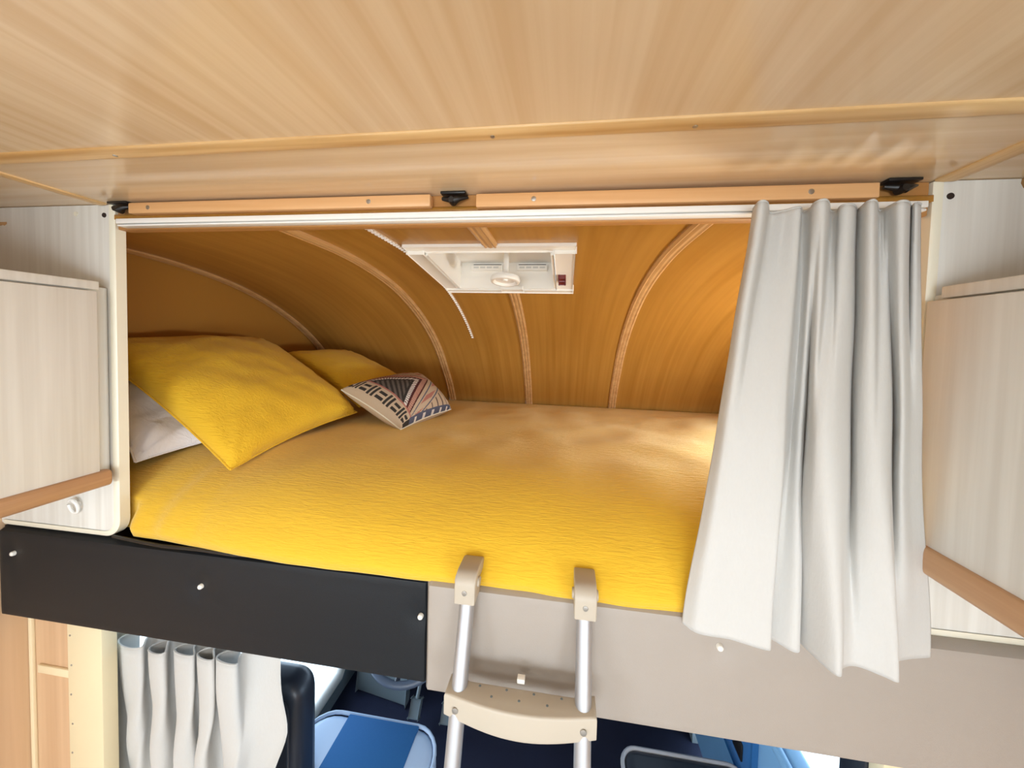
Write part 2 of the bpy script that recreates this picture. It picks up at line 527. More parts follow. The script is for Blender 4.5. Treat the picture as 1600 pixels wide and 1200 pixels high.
def edging(x, sg, parent):
    """cream lipping round the visible end of a side panel; sg = direction of the panel from its end"""
    pth = [(x, z) for z in (ZC - .002, .15, 0, -.15, -.3, ZB + .045)]
    for k in range(1, 9):
        a = math.radians(90 * k / 8)
        pth.append((x + sg * .045 * (1 - math.cos(a)), ZB + .045 - .045 * math.sin(a)))
    pth.append((x + sg * .37, ZB))
    b = MB()
    rows = []
    sec = [(.0, .001), (.0035, -.0015), (.0, -.0015), (-.003, .0025), (-.003, .0205), (.0, .0235), (.0035, .0235)]
    for i, (px, pz) in enumerate(pth):
        a, c = pth[max(i - 1, 0)], pth[min(i + 1, len(pth) - 1)]
        t = Vector((c[0] - a[0], 0, c[1] - a[1])).normalized()
        nn = Vector((-t.z, 0, t.x)) * (1 if sg < 0 else -1) * -1      # into the panel
        if nn.x * sg < 0 and abs(nn.x) > .3: nn = -nn
        if abs(nn.x) <= .3 and nn.z < 0: nn = -nn
        rows.append([b.bm.verts.new(Vector((px, YB + dy, pz)) + nn * (d * 2 + .006)) for d, dy in [(0.004, -.002), (-.001, -.002), (-.003, .001), (-.003, .021), (-.001, .024), (.004, .024)]])
    for i in range(len(rows) - 1):
        for k in range(5):
            b.bm.faces.new((rows[i][k], rows[i][k + 1], rows[i + 1][k + 1], rows[i + 1][k]))
    bmesh.ops.recalc_face_normals(b.bm, faces=b.bm.faces)
    return b.build('edging', M_creamedge, parent, angle=50)
edging(PL, -1, lp)
for px_, pz in ((-1.15, .285), (-1.235, .29)):
    MB().lathe((px_, YB - .0008, pz), (0, -1, 0), [(-.002, .006), (.0008, .0056)], 14).build('screw_hole', M_hole if px_ > -1.2 else M_creamedge, lp)
rp_ = thing('bulkhead_panel', ((XR + PR) / 2, YB, ZB), 'cream wood-grain side panel right of the bunk behind the drawn curtain', 'panel', 'bulkhead panels beside the bunk')
MB().prism(rounded_panel(PR + .004, XR, ZB + .004, ZC - .001, .041, 'bl'), lambda p, k: (p[0], YB + .022 * k, p[1]), bev=.0015).build('board', M_cream, rp_)
edging(PR, 1, rp_)
MB().lathe((.679, YB - .0008, .283), (0, -1, 0), [(-.002, .006), (.0008, .0056)], 14).build('screw_hole', M_hole, rp_)
chip = [(-.011, 0), (.011, 0), (.010, -.012), (.006, -.016), (.006, -.026), (.002, -.033), (-.002, -.02), (-.008, -.016), (-.012, -.008)]
MB().prism(chip, lambda p, k: (.798 + p[0], YB - .0006 + .001 * k, ZC - .0015 + p[1])).build('chipped_patch', M_stain, rp_, smooth=False)

# header with two battens
hd = MB().box(PL + .003, PR - .003, YB + .004, YB + .03, .250, ZC - .0005, .002).build('trim_4', M_header)
tag(hd, 'brown ply header board above the curtain rail', kind='structure')
def batten(x0, x1, z0, z1, screws, round_left=False):
    b = MB().box(x0, x1, YB - .016, YB + .0035, z0, z1, .0035 if round_left else .002)
    o = b.build('batten', M_batten, hd)
    for sx in screws:
        s = MB().lathe((sx, YB - .0158, (z0 + z1) / 2), (0, -1, 0), [(0, .0052), (.0008, .005), (.0012, .003)], 14).build('screw', M_screw, o)
batten(-1.057, -.296, .2815, .3075, (-1.0, -.436), True)
batten(-.196, .553, .2775, .3045, (-.075, .44))
# black catches in the gaps
def catch(x, label):
    t = thing('cupboard_catch', (x, YB - .01, .285), label, 'catch', 'black catches on the header')
    MB().box(x - .027, x + .027, YB - .018, YB + .004, ZC - .006, ZC - .001, .001).build('plate', M_dark, t)
    MB().tube([(x - .026, YB - .006, .3), (x - .008, YB - .01, .296), (x + .004, YB - .014, .293), (x + .014, YB - .012, .297), (x + .03, YB - .004, .302)], [.004, .006, .008, .005, .002], 10).build('arm', M_dark, t)
    MB().lathe((x - .002, YB - .021, .293), (0, 1, 0), [(0, .006), (.012, .0085), (.016, .0085)], 14).build('roller', M_dark, t)
catch(-1.087, 'small black catch at the left end of the header, beside the left cream panel')
catch(-.246, 'small black catch in the gap between the two wooden battens')
catch(.592, 'small black catch at the right end of the header, above the drawn curtain')

# curtain rail
cr = thing('curtain_rail', (-.24, YB - .012, .2515), 'white curtain rail running across the top of the bunk opening', 'rail')
MB().box(PL + .034, PR - .024, YB - .020, YB + .004, .2570, .2685, .0015).build('channel', M_rail, cr)
MB().box(PL + .034, PR - .024, YB - .017, YB + .002, .2515, .2555, .0012).build('lower_lip', M_rail, cr)
MB().box(PL + .034, PR - .024, YB - .010, YB - .002, .2550, .2575).build('groove', M_grey, cr)

# ------------------------------------------------------------------ overhead lockers
def locker(side, label, hand_h):
    s = -1 if side == 'left' else 1
    xf = PL - .018 if s < 0 else PR + .008           # face of the carcass
    xo = XL if s < 0 else XR
    def bx(b, xa, xb, *r, **k):
        return b.box(min(xa, xb), max(xa, xb), *r, **k)
    t = thing('overhead_locker', ((xf + xo) / 2, -1.1, -.375), label, 'locker', 'overhead lockers')
    bx(MB(), xf + s * .004, xo, YREAR + .002, YB - .002, -.375, .104, bev=.002).build('carcass', M_cream, t)
    bx(MB(), xf - s * .006, xf + s * .03, YREAR + .002, YB - .022, .096, .117, bev=.0025).build('top_rail', M_cream, t)
    for y0, y1 in ((-.19, .668 if s < 0 else .690), (-1.06, -.2), (-1.93, -1.07)):
        d = bx(MB(), xf - s * .016, xf + s * .0035, y0, y1, -.352, .092, bev=.002).build('door', M_cream, t)
        for yy in (y1 - .19, y0 + .15):
            MB().tube([(xf - s * .013, yy - .034, .0955), (xf - s * .013, yy + .034, .0955)], .0028, 8).build('hinge', M_screw, d)
    prof = []
    w, h = .030, hand_h
    for k in range(16):
        a = 2 * math.pi * k / 16
        ca, sa = math.cos(a), math.sin(a)
        prof.append((w / 2 * math.copysign(abs(ca) ** .6, ca), h / 2 * math.copysign(abs(sa) ** .6, sa)))
    ye = .684 if s < 0 else .690
    MB().prism(prof, lambda p, k: (xf - s * .012 + p[0], YREAR + .01 if k == 0 else ye, -.366 + p[1]), bev=.004).build('grip_rail', M_handle, t, angle=50)
    return t
locker('left', 'cream locker with a hinged door and brown wooden grip rail on the left wall', .040)
locker('right', 'cream locker with a brown wooden grip rail beside the drawn curtain', .050)

# white ring hook on the left panel
hk = thing('tie_hook', (-1.245, YB, -.475), 'white plastic curtain tie hook under the left locker', 'hook')
cx_, cz_ = -1.247, -.457
MB().lathe((cx_ + .002, YB - .0005, cz_ + .004), (0, -1, 0), [(0, .008), (.004, .0075), (.006, .005)], 18).build('base', M_rail, hk)
ring = [(cx_ + .0135 * math.sin(a), YB - .009 - .003 * math.cos(a), cz_ + .0185 * math.cos(a)) for a in [math.radians(-40 + 325 * k / 28) for k in range(29)]]
MB().tube(ring, .0033, 10).build('ring', M_rail, hk)
MB().tube([(cx_ + .002, YB - .005, cz_ + .005), (cx_ + .001, YB - .009, cz_ + .012), (cx_, YB - .012, cz_ + .018)], .003, 8).build('stem', M_rail, hk)

# ------------------------------------------------------------------ bunk base and padded boards
tag(MB().box(XL + .001, XR - .001, YB + .012, 2.10, -.60, -.548).build('bunk_base', M_dark), 'black bunk base board under the yellow bedspread', 'bed base')
def padded(name, x0, x1, yf, z0, z1, mat, label, caps, rl=.02):
    t = thing(name, ((x0 + x1) / 2, yf, z0), label, 'padded board')
    b = MB()
    nu, nv = int((x1 - x0) / .008), 34
    def fp(u, v):
        x, z = lerp(x0, x1, u), lerp(z0, z1, v)
        e = min(x - x0, x1 - x, z - z0, z1 - z)
        r = .014
        y = yf + (r - math.sqrt(max(0, r * r - (r - min(e, r)) ** 2)))
        y -= .004 * math.sin(math.pi * v) * min(1, e / .05)
        for cx2, cz2 in caps:
            d = math.hypot(x - cx2, z - cz2)
            if d < .12: y += .0055 * math.exp(-(d / .028) ** 2)
        return (x, y, z)
    b.grid(fp, nu, nv)
    be = [e for e in b.bm.edges if e.is_boundary]
    ex = bmesh.ops.extrude_edge_only(b.bm, edges=be)['geom']
    nvs = [g for g in ex if isinstance(g, bmesh.types.BMVert)]
    for v_ in nvs: v_.co.y = YB + .010
    bmesh.ops.contextual_create(b.bm, geom=[e for e in b.bm.edges if e.is_boundary])
    bmesh.ops.recalc_face_normals(b.bm, faces=b.bm.faces)
    b.build('padding', mat, t)
    for cx2, cz2 in caps:
        # shallow pulled-in dimple ring and the white cap
        MB().lathe((cx2, yf + .003, cz2), (0, -1, 0), [(0, .0062), (.006, .006), (.0078, .0045), (.0084, .002)], 16).build('screw_cap', M_cap, t)
    return t
padded('padded_board', XL + .001, -.286, YB - .010, -.782, -.538, M_charcoal, 'charcoal vinyl padded board under the left half of the bunk', ((-1.443, -.602), (-.869, -.622), (-.304, -.622)))
padded('padded_board', -.288, XR - .001, YB - .024, -.782, -.532, M_beige, 'beige vinyl padded board under the right half of the bunk', ((.318, -.589),))

# ------------------------------------------------------------------ bedding
BED = [(0, .686, -.536), (.06, .682, -.512), (.14, .70, -.478), (.24, .735, -.44), (.34, .79, -.405), (.44, .86, -.380), (.54, .96, -.364), (.64, 1.12, -.359), (.76, 1.42, -.364), (.88, 1.77, -.378), (1, 2.075, -.394)]
def bedp(t): return catmull([(a, y) for a, y, z in BED], t), catmull([(a, z) for a, y, z in BED], t)
def bed_z(y):
    best = 0
    for k in range(201):
        yy, zz = bedp(k / 200)
        if yy >= y: return zz
    return -.394
def spread(u, v):
    x = lerp(XL + .05, XR - .03, u)
    t = v
    y, z = bedp(t)
    w = smooth01(t / .15) * (1 - smooth01((t - .9) / .1))
    z += w * (.010 * NZ(x * 2.2, y * 2.5, 1) + .005 * NZ(x * 6, y * 7, 4))
    y += (1 - smooth01((t - .2) / .3)) * (.007 * NZ(x * 3.1, z * 5, 8) + .003 * NZ(x * 11, z * 6, 2))
    # hem undulates and is tucked up towards the pillow end
    k = 1 - smooth01(t / .3)
    z += k * (.006 * NZ(x * 3, 0, 11) + .010 * smooth01((-.55 - x) / .5))
    y += k * .018 * smooth01((-.62 - x) / .45)
    # gathered corner by the left panel
    c = (math.exp(-((x + 1.03) / .034) ** 2) + .6 * math.exp(-((x + .95 + z * .1) / .03) ** 2) - .5 * math.exp(-((x + .99) / .02) ** 2)) * smooth01(t / .1) * (1 - smooth01((t - .45) / .25))
    y += .007 * c
    # behind the side panels the cloth is tucked in
    q = max(smooth01((PL + .035 - x) / .035), smooth01((x - PR + .03) / .03))
    y = lerp(y, max(y, YB + .034), q)
    return (x, y, z)
bs = MB().grid(spread, 220, 150).build('bedspread', M_yellow, solid=.006)
tag(bs, 'yellow crinkled cotton bedspread covering the bunk mattress', 'bedspread')
tag(MB().tube([(-1.14, .700, -.530), (-1.06, .694, -.531), (-.98, .690, -.5325), (-.88, .692, -.532), (-.78, .690, -.533), (-.70, .70, -.534)], .004, 8).build('cable', M_dark), 'thin black cable lying along the edge below the bedspread', 'cable')

def pillow(name, corners, T, mat, label, cat, n=44, wr=.006, pinch=.06, seed=0, group=None, low=.8, seam=True, colfn=None, sagc=0):
    """corners in order around the seam; filled on both sides of the corner surface"""
    c = [Vector(p) for p in corners]
    nrm = ((c[1] - c[0]).cross(c[3] - c[0]) + (c[3] - c[2]).cross(c[1] - c[2])).normalized()
    if nrm.z < 0: nrm = -nrm
    cen = sum(c, Vector()) / 4
    def base(u, v):
        uu = u * (1 - pinch * (1 - v * v))
        vv_ = v * (1 - pinch * (1 - u * u))
        a, d = (uu + 1) / 2, (vv_ + 1) / 2
        return c[0] * (1 - a) * (1 - d) + c[1] * a * (1 - d) + c[2] * a * d + c[3] * (1 - a) * d
    def pt(u, v, side):
        p = base(u, v)
        e = max(0, (1 - u * u)) * max(0, (1 - v * v))
        h = T * (e ** .36) * (1 if side > 0 else -low)
        w = wr * NZ(p.x * 9 + seed, p.y * 9, p.z * 9) * e ** .3 + wr * .5 * NZ(p.x * 24, p.y * 20 + seed, p.z * 24) * e ** .25
        # radial tension wrinkles from the corners
        r = math.hypot(abs(u) - 1, abs(v) - 1)
        an = math.atan2(1 - abs(v) + 1e-4, 1 - abs(u) + 1e-4)
        w += wr * .7 * math.sin(an * 11 + seed + (1 if u > 0 else 0)) * math.exp(-r * 3.2) * smooth01(r * 5)
        return p + nrm * (h + (w if side > 0 else w * .6))
    t = thing(name, (cen.x, cen.y, min(p.z for p in c)), label, cat, group)
    b = MB()
    top = [[b.bm.verts.new(pt(-1 + 2 * i / n, -1 + 2 * j / n, 1)) for j in range(n + 1)] for i in range(n + 1)]
    bot = [[None] * (n + 1) for _ in range(n + 1)]
    for i in range(n + 1):
        for j in range(n + 1):
            bot[i][j] = top[i][j] if i in (0, n) or j in (0, n) else b.bm.verts.new(pt(-1 + 2 * i / n, -1 + 2 * j / n, -1))
    lay = b.bm.loops.layers.color.new('print') if colfn else None
    for i in range(n):
        for j in range(n):
            f = b.bm.faces.new((top[i][j], top[i + 1][j], top[i + 1][j + 1], top[i][j + 1]))
            if colfn:
                cc = colfn((i + .5) / n, (j + .5) / n)
                for l in f.loops: l[lay] = cc
            f = b.bm.faces.new((bot[i][j + 1], bot[i + 1][j + 1], bot[i + 1][j], bot[i][j]))
            if colfn:
                for l in f.loops: l[lay] = (.80, .70, .58, 1)
    bmesh.ops.recalc_face_normals(b.bm, faces=b.bm.faces)
    b.build('cover', mat, t, angle=80)
    if seam:
        pts = []
        for k in range(4):
            for i in range(14):
                q = -1 + 2 * i / 14
                u, v = ((q, -1), (1, q), (-q, 1), (-1, -q))[k]
                pts.append(pt(u, v, 1))
        pts.append(pts[0])
        MB().tube(pts, .0028, 6).build('seam', M_creamedge if colfn else mat, t)
    return t
pillow('pillow', [(-1.200, .785, -.372), (-.99, 1.22, -.315), (-1.44, 1.35, -.19), (-1.47, .80, -.15)], .055, M_white, 'plain white pillow under the front yellow pillow', 'pillow', wr=.020, seed=3, low=.5)
pillow('pillow', [(-.912, .800, -.377), (-.872, 1.30, -.320), (-1.44, 1.42, -.035), (-1.462, .832, -.048)], .108, M_yellowp, 'large yellow cotton pillow at the front, lying over the white pillow', 'pillow', wr=.010, seed=11, low=.35, group='yellow pillows')
pillow('pillow', [(-.90, 1.36, -.31), (-.80, 1.72, -.27), (-1.25, 1.78, -.09), (-1.36, 1.46, -.09)], .065, M_yellowp, 'yellow pillow half hidden behind the large front pillow', 'pillow', wr=.006, seed=23, low=.35, group='yellow pillows')

# printed cushion: woven pattern in flat print
def cush_print(u, v):
    cream, grey, maroon, blush, white, slate = (.80, .71, .60, 1), (.20, .18, .16, 1), (.30, .10, .10, 1), (.72, .47, .42, 1), (.90, .87, .84, 1), (.34, .36, .44, 1)
    u, v = .5 - math.asin(1 - 2 * u) / math.pi, .5 - math.asin(1 - 2 * v) / math.pi      # follow the curve of the filling
    # u runs along the front edge (left -> near corner), v goes back
    if .10 < v < .24:                         # row of bars in alternating directions
        k = int(u * 11); fu = u * 11 - k; fv = (v - .10) / .14
        if k % 2 == 0:
            return grey if (.1 < fu < .38 or .58 < fu < .86) else cream
        return grey if (.12 < fv < .38 or .6 < fv < .86) and .08 < fu < .92 else cream
    if u > .90 and v > .24:                   # border of slate lozenges
        fv = (v * 9) % 1
        if u > .925 and u < .985: return slate if abs(fv - .5) < .36 else white
        return slate if u <= .925 else white
    # arch with nested triangle
    q = abs(u - .48) / .36 + (v - .27) / .46
    if v > .27:
        if q < .52: return grey if int((u * .6 + v) * 46) % 2 else (.42, .38, .35, 1)
        if q < .60: return grey
        if q < .72: return white if (math.atan2(v - .27, u - .48) * 9) % 1 < .72 else maroon
        if q < .80: return maroon
        if q < .95: return blush if (math.atan2(v - .27, u - .48) * 14) % 1 < .7 else cream
        if q < 1.0: return maroon
        if 1.12 < q < 1.16 or 1.45 < q < 1.5: return slate
        if 1.2 < q < 1.4: return blush if (u * 9 + v * 3) % 1 < .45 else cream
        if 1.55 < q: return (.40, .33, .30, 1) if (v * 13) % 1 < .2 else cream
    if .255 < v < .27: return blush
    return cream
mt, nt, bb = nodes('printed_cotton')
at_ = nt.nodes.new('ShaderNodeVertexColor'); at_.layer_name = 'print'
nz = nt.nodes.new('ShaderNodeTexNoise'); nz.inputs['Scale'].default_value = 260
mx = nt.nodes.new('ShaderNodeMix'); mx.data_type = 'RGBA'; mx.blend_type = 'MULTIPLY'; mx.inputs[0].default_value = .3
nt.links.new(at_.outputs['Color'], mx.inputs[6]); nt.links.new(nz.outputs['Fac'], mx.inputs[7])
nt.links.new(mx.outputs[2], bb.inputs['Base Color']); bb.inputs['Roughness'].default_value = .9
bp = nt.nodes.new('ShaderNodeBump'); bp.inputs['Strength'].default_value = .4; bp.inputs['Distance'].default_value = .001
nt.links.new(nz.outputs['Fac'], bp.inputs['Height']); nt.links.new(bp.outputs['Normal'], bb.inputs['Normal'])
pillow('cushion', [(-.932, 1.285, -.225), (-.622, 1.20, -.352), (-.550, 1.56, -.342), (-.765, 1.66, -.195)], .092, mt, 'small cream cushion with a grey and maroon geometric print', 'cushion', n=160, wr=.004, seed=5, low=.75, colfn=cush_print)

# ------------------------------------------------------------------ upper curtain, drawn to the right
def XoY(px, py):
    d = R1 * ((px - CX) / FPX) + U1 * (-(py - CY) / FPX) + fwd
    return d.x / d.y
TOP = [(0, 1178, .635), (.02, 1186, .602), (.05, 1198, .606), (.075, 1202, .655), (.15, 1226, .648), (.23, 1250, .632), (.25, 1253, .655), (.33, 1267, .638), (.37, 1272, .615), (.42, 1283, .600), (.47, 1293, .608), (.50, 1297, .655), (.55, 1310, .650), (.58, 1314, .632), (.61, 1325, .622), (.64, 1334, .628), (.67, 1340, .652), (.72, 1356, .612), (.76, 1368, .612), (.78, 1372, .655), (.82, 1382, .652), (.85, 1388, .640), (.89, 1405, .615), (.93, 1419, .62), (.95, 1423, .652), (.975, 1430, .625), (1, 1438, .63)]
TOP = [(u, px, .620 + (y - .60) * .90) for u, px, y in TOP]
TOPX = [(u, XoY(px, 315) * y) for u, px, y in TOP]
TOPY = [(u, y) for u, px, y in TOP]
MID = [(0, 1120, .660), (.04, 1135, .632), (.14, 1180, .626), (.235, 1222, .622), (.255, 1226, .645), (.31, 1235, .668), (.36, 1250, .650), (.41, 1257, .672), (.45, 1262, .640), (.50, 1275, .610), (.57, 1300, .606), (.62, 1321, .628), (.66, 1327, .660), (.70, 1340, .628), (.78, 1370, .608), (.83, 1388, .618), (.86, 1393, .655), (.91, 1408, .622), (.95, 1420, .640), (1, 1437, .655)]
MIDX = [(u, XoY(px, 700) * y) for u, px, y in MID]
MIDY = [(u, y) for u, px, y in MID]
BOT = [(0, .243, .668), (.04, .262, .650), (.14, .318, .645), (.235, .379, .628), (.255, .386, .640), (.275, .386, .660), (.31, .402, .652), (.35, .420, .636), (.39, .434, .640), (.41, .437, .662), (.45, .445, .668), (.50, .452, .640), (.55, .462, .606), (.59, .471, .600), (.62, .486, .616), (.68, .512, .622), (.76, .543, .610), (.81, .560, .603), (.835, .572, .622), (.88, .590, .640), (.92, .618, .650), (.96, .640, .656), (1, .662, .662)]
BOTX = [(u, x) for u, x, y in BOT]
BOTY = [(u, y) for u, x, y in BOT]
def curt(u, v):
    z = lerp(.250, -.543, v)
    def bl(a, b, c):
        if v < .5: return lerp(a, b, smooth01(v / .5) * .35 + v / .5 * .65)
        return lerp(b, c, smooth01((v - .5) / .5) * .35 + (v - .5) / .5 * .65)
    x = bl(catmull(TOPX, u), catmull(MIDX, u), catmull(BOTX, u))
    y = bl(catmull(TOPY, u), catmull(MIDY, u), catmull(BOTY, u))
    y += .004 * NZ(u * 6, v * 3, 3) * smooth01(v * 4)
    x += .003 * NZ(u * 5, v * 4, 9) * smooth01(v * 4)
    return (x, min(y, .674), z)
ct = thing('curtain', (.45, .64, -.545), 'off-white curtain drawn to the right side of the bunk opening', 'curtain', None)
MB().grid(curt, 260, 90).build('cloth', M_curtain, ct, angle=80, solid=.0015)
def curt_off(u, v):
    p = curt(u, v)
    return (p[0], p[1] - .0012, p[2])
MB().tube([curt_off(k / 200, .001) for k in range(201)], .0019, 6).build('hem', M_curtain, ct)
for u in (.075, .25, .50, .67, .78, .95):
    p = curt(u, .0)
    MB().box(p[0] - .004, p[0] + .004, YB - .019, YB - .008, .236, .2515, .001).build('glider', M_whitepl, ct)

# ------------------------------------------------------------------ roof vent and LED strip in the bunk ceiling
def onnose(x, y, off=0.0):
    z = noseZ(y)
    tz = (noseZ(y + .002) - noseZ(y - .002)) / .004
    tv = Vector((0, 1, tz)).normalized()
    return Vector((x, y, z)) + Vector((0, tv.z, -tv.y)) * off
za, zb = noseZ(VY0) - .004, noseZ(VY1) - .008
O = Vector((VX0, VY0, za)); A = Vector((1, 0, 0)); B = (Vector((VX0, VY1, zb)) - O); LB = B.length; B = B / LB
N = Vector((0, B.z, -B.y))                       # points down into the bunk
LA = VX1 - VX0
vt = thing('roof_vent', (O.x + LA / 2, VY0 + .2, zb - .02), 'white plastic roof vent with a round turn knob in the bunk ceiling', 'roof vent')
def vb(b, a0, a1, b0, b1, n0, n1, bev=.002):
    return b.obox(O + A * a0 + B * b0 + N * n0, A * (a1 - a0), B * (b1 - b0), N * (n1 - n0), bev)
F_ = .05
b = MB(); vb(b, 0, LA, 0, .036, -.004, .003, .002); vb(b, 0, LA, LB - .036, LB, -.004, .012, .004); vb(b, 0, F_, .032, LB - .032, -.004, .010, .004); vb(b, LA - F_ * 1.2, LA, .032, LB - .032, -.004, .010, .004)
b.build('frame', M_whitepl, vt)
b = MB(); c0, c1, d0, d1 = F_ + .002, LA - F_ * 1.2 - .002, .038, LB - .038
for r in ((c0, c1, d0, d0 + .006, .003), (c0, c1, d1 - .008, d1, .011), (c0, c0 + .008, d0 + .006, d1, .011), (c1 - .008, c1, d0 + .006, d1, .011)):
    vb(b, *r[:4], -.095, r[4], .001)
b.build('inner_rim', M_whitepl, vt)
b = MB(); vb(b, c0, c1, d0, d1, -.10, -.092, 0); b.build('dome_lid', M_whitepl, vt)
for a0, a1 in ((.105, .225), (.285, .40)):
    g = vb(MB(), a0, a1, d1 - .026, d1 - .007, -.074, -.058, .002).build('vent_slot', M_whitepl, vt)
    vb(MB(), a0 + .004, a1 - .004, d1 - .0098, d1 - .0082, -.0850, -.0765, 0).build('slot_gap', M_slot, g)
    for k in range(4):
        vb(MB(), a0 + .010 + k * .026, a0 + .030 + k * .026, d1 - .0275, d1 - .0255, -.070, -.063, 0).build('louvre', M_louvre, g)
kc = O + A * .262 + B * (LB * .60)
MB().lathe(kc + N * -.09, N, [(0, .010), (.08, .010), (.095, .012)], 16).build('knob_stem', M_whitepl, vt)
MB().lathe(kc + N * .004, N, [(0, .034), (.004, .050), (.014, .053), (.022, .050), (.023, .043), (.014, .036), (.013, .010), (.018, .008), (.019, .003)], 32).build('turn_knob', M_whitepl, vt)
vb(MB(), .225, .31, LB - .055, LB - .02, .008, .016, .003).build('knob_plate', M_whitepl, vt)
for q in (0, 1):
    vb(MB(), LA - .048, LA - .030, LB * .52 + q * .040, LB * .52 + .030 + q * .040, .012, .020, .004).build('red_stop', M_red, vt)

ledt = thing('led_strip', (-.49, 1.2, .05), 'thin strip of tiny white LEDs curving down beside the roof vent', 'light strip')
LEDX = lambda y: -.493
ys_ = [lerp(.755, 1.74, k / 40) for k in range(41)]
b = MB()
def ledw(y, side, off): 
    p = onnose(LEDX(y) - .006, y, off); p.x += side * .0055; return p
rings = [[b.bm.verts.new(ledw(y, *q)) for q in ((-1, .0), (-1, .003), (1, .003), (1, .0))] for y in ys_]
for i in range(40):
    for k in range(3):
        b.bm.faces.new((rings[i][k], rings[i][k + 1], rings[i + 1][k + 1], rings[i + 1][k]))
bmesh.ops.recalc_face_normals(b.bm, faces=b.bm.faces)
b.build('tape', M_ledbase, ledt)
b = MB()
for k in range(64):
    y = lerp(.76, 1.735, k / 63)
    p = onnose(LEDX(y) - .006, y, .002)
    b.obox(p - Vector((.005, .003, .0)), (.010, 0, 0), (0, .0075, 0), (0, 0, -.0055))
tag(b.build('diodes', M_led, ledt, smooth=False), kind='stuff')

# ------------------------------------------------------------------ ladder hooked over the padded board
ld = thing('ladder', (-.067, .43, ZF), 'aluminium bunk ladder with greige plastic step and hooks', 'ladder')
def lady(z): return .655 + (z + .53) * .30
XA, XB = -.186, .053
for x in (XA, XB):
    MB().tube([(x, lady(-.515), -.515), (x, lady(-1.0), -1.0), (x, lady(ZF + .03), ZF + .03)], .0155, 20).build('rail', M_alu, ld)
    yf_ = lady(-.55)
    prf = [(yf_ + .0195, -.530), (yf_ - .021, -.530), (yf_ - .021, -.498)]
    prf += [(yf_ + .004 - .025 * math.cos(a), -.498 + .025 * math.sin(a)) for a in [math.radians(90 * k / 6) for k in range(1, 7)]]
    prf += [(YB - .008, -.473), (YB + .004, -.479), (YB + .004, -.497), (yf_ + .0195, -.500)]
    h_ = MB().prism(prf, lambda p, k: (x + (-.0215 if k == 0 else .0215), p[0], p[1]), bev=.003).build('hook', M_ladder, ld, angle=45)
    MB().lathe((x, lady(-.55) - .0208, -.507), (0, -1, 0), [(0, .0055), (.001, .0052), (.0016, .0025)], 14).build('screw', M_screw, h_)
    MB().lathe((x - .0215, lady(-.55) + .004, -.497), (1, 0, 0), [(-.004, .009), (0, .010), (.043, .010), (.047, .009)], 14).build('pivot', M_ladder, h_)
    MB().box(x - .02, x + .02, lady(ZF) - .02, lady(ZF) + .02, ZF + .0005, ZF + .05, .006).build('foot', M_dark, ld)
def step(zt):
    y0 = lady(zt)
    def outline(extra=0):
        pts = []
        for k in range(21):
            t = k / 20
            pts.append((lerp(XA - .024, XB + .024, t), y0 - .022 - .017 * math.sin(math.pi * t)))
        for k in range(21):
            t = 1 - k / 20
            pts.append((lerp(XA - .024, XB + .024, t), y0 + .020 - .010 * smooth01(math.sin(math.pi * t) * 2)))
        return pts
    s = MB().prism(outline(), lambda p, k: (p[0], p[1] - k * .012 * 0, zt - .046 * k - .006 * math.sin(math.pi * (p[0] - XA) / (XB - XA)) * k), bev=.005).build('step', M_ladder, ld, angle=50)
    for x in (XA, XB):
        MB().lathe((x, y0 - .0278, zt - .024), (0, -1, 0), [(0, .0062), (.001, .006), (.0016, .003)], 14).build('screw', M_screw, s)
    for k in range(7):
        MB().lathe((lerp(XA + .04, XB - .04, k / 6), y0 + (-.014 if k % 2 else .002), zt - .0002), (0, 0, 1), [(0, .0028), (.0007, .0022)], 8).build('grip_dot', M_grey, s)
for zt in (-.676, -.966, -1.256, -1.546):
    step(zt)
MB().box(-.075, -.060, .628, .640, -.676, -.667, .001).build('clip', M_cap, ld)

# ------------------------------------------------------------------ wall, post and curtain below the bunk on the left
YP = .745
def low_wall(name, x0, x1, label):
    return tag(MB().box(x0, x1, YP, YP + .02, ZF, -.60).build(name, M_tan), label, kind='structure')
lw = low_wall('wall_front_left', XL, -1.345, 'tan wood partition below the left end of the bunk')
MB().box(XL + .002, XL + .014, YP - .008, YP, ZF, -.60, .002).build('corner_strip', M_strip, lw)
MB().box(XL + .03, -1.353, YP - .007, YP, -.985, -.962, .002).build('cover_strip', M_strip, lw)
rw = low_wall('wall_front_right', .735, XR, 'tan wood partition below the right end of the bunk')
for x0, x1, name, lab in ((-1.352, -1.236, 'partition_post', 'cream painted post beside the lower curtain'), (.665, .738, 'partition_post', 'cream painted post beside the dark door pillar on the right')):
    t = thing(name, ((x0 + x1) / 2, YP, ZF), lab, 'post', 'cream partition posts')
    MB().box(x0, x1, YP - .014, YP + .02, ZF, -.603, .004).build('post', M_post, t)
    if x0 < 0:
        for k in range(5):
            MB().lathe((x0 + .012 + .003 * (k % 2), YP - .0138, -.85 - .085 * k), (0, -1, 0), [(0, .003), (.001, .0025)], 8).build('nail', M_screw, t)

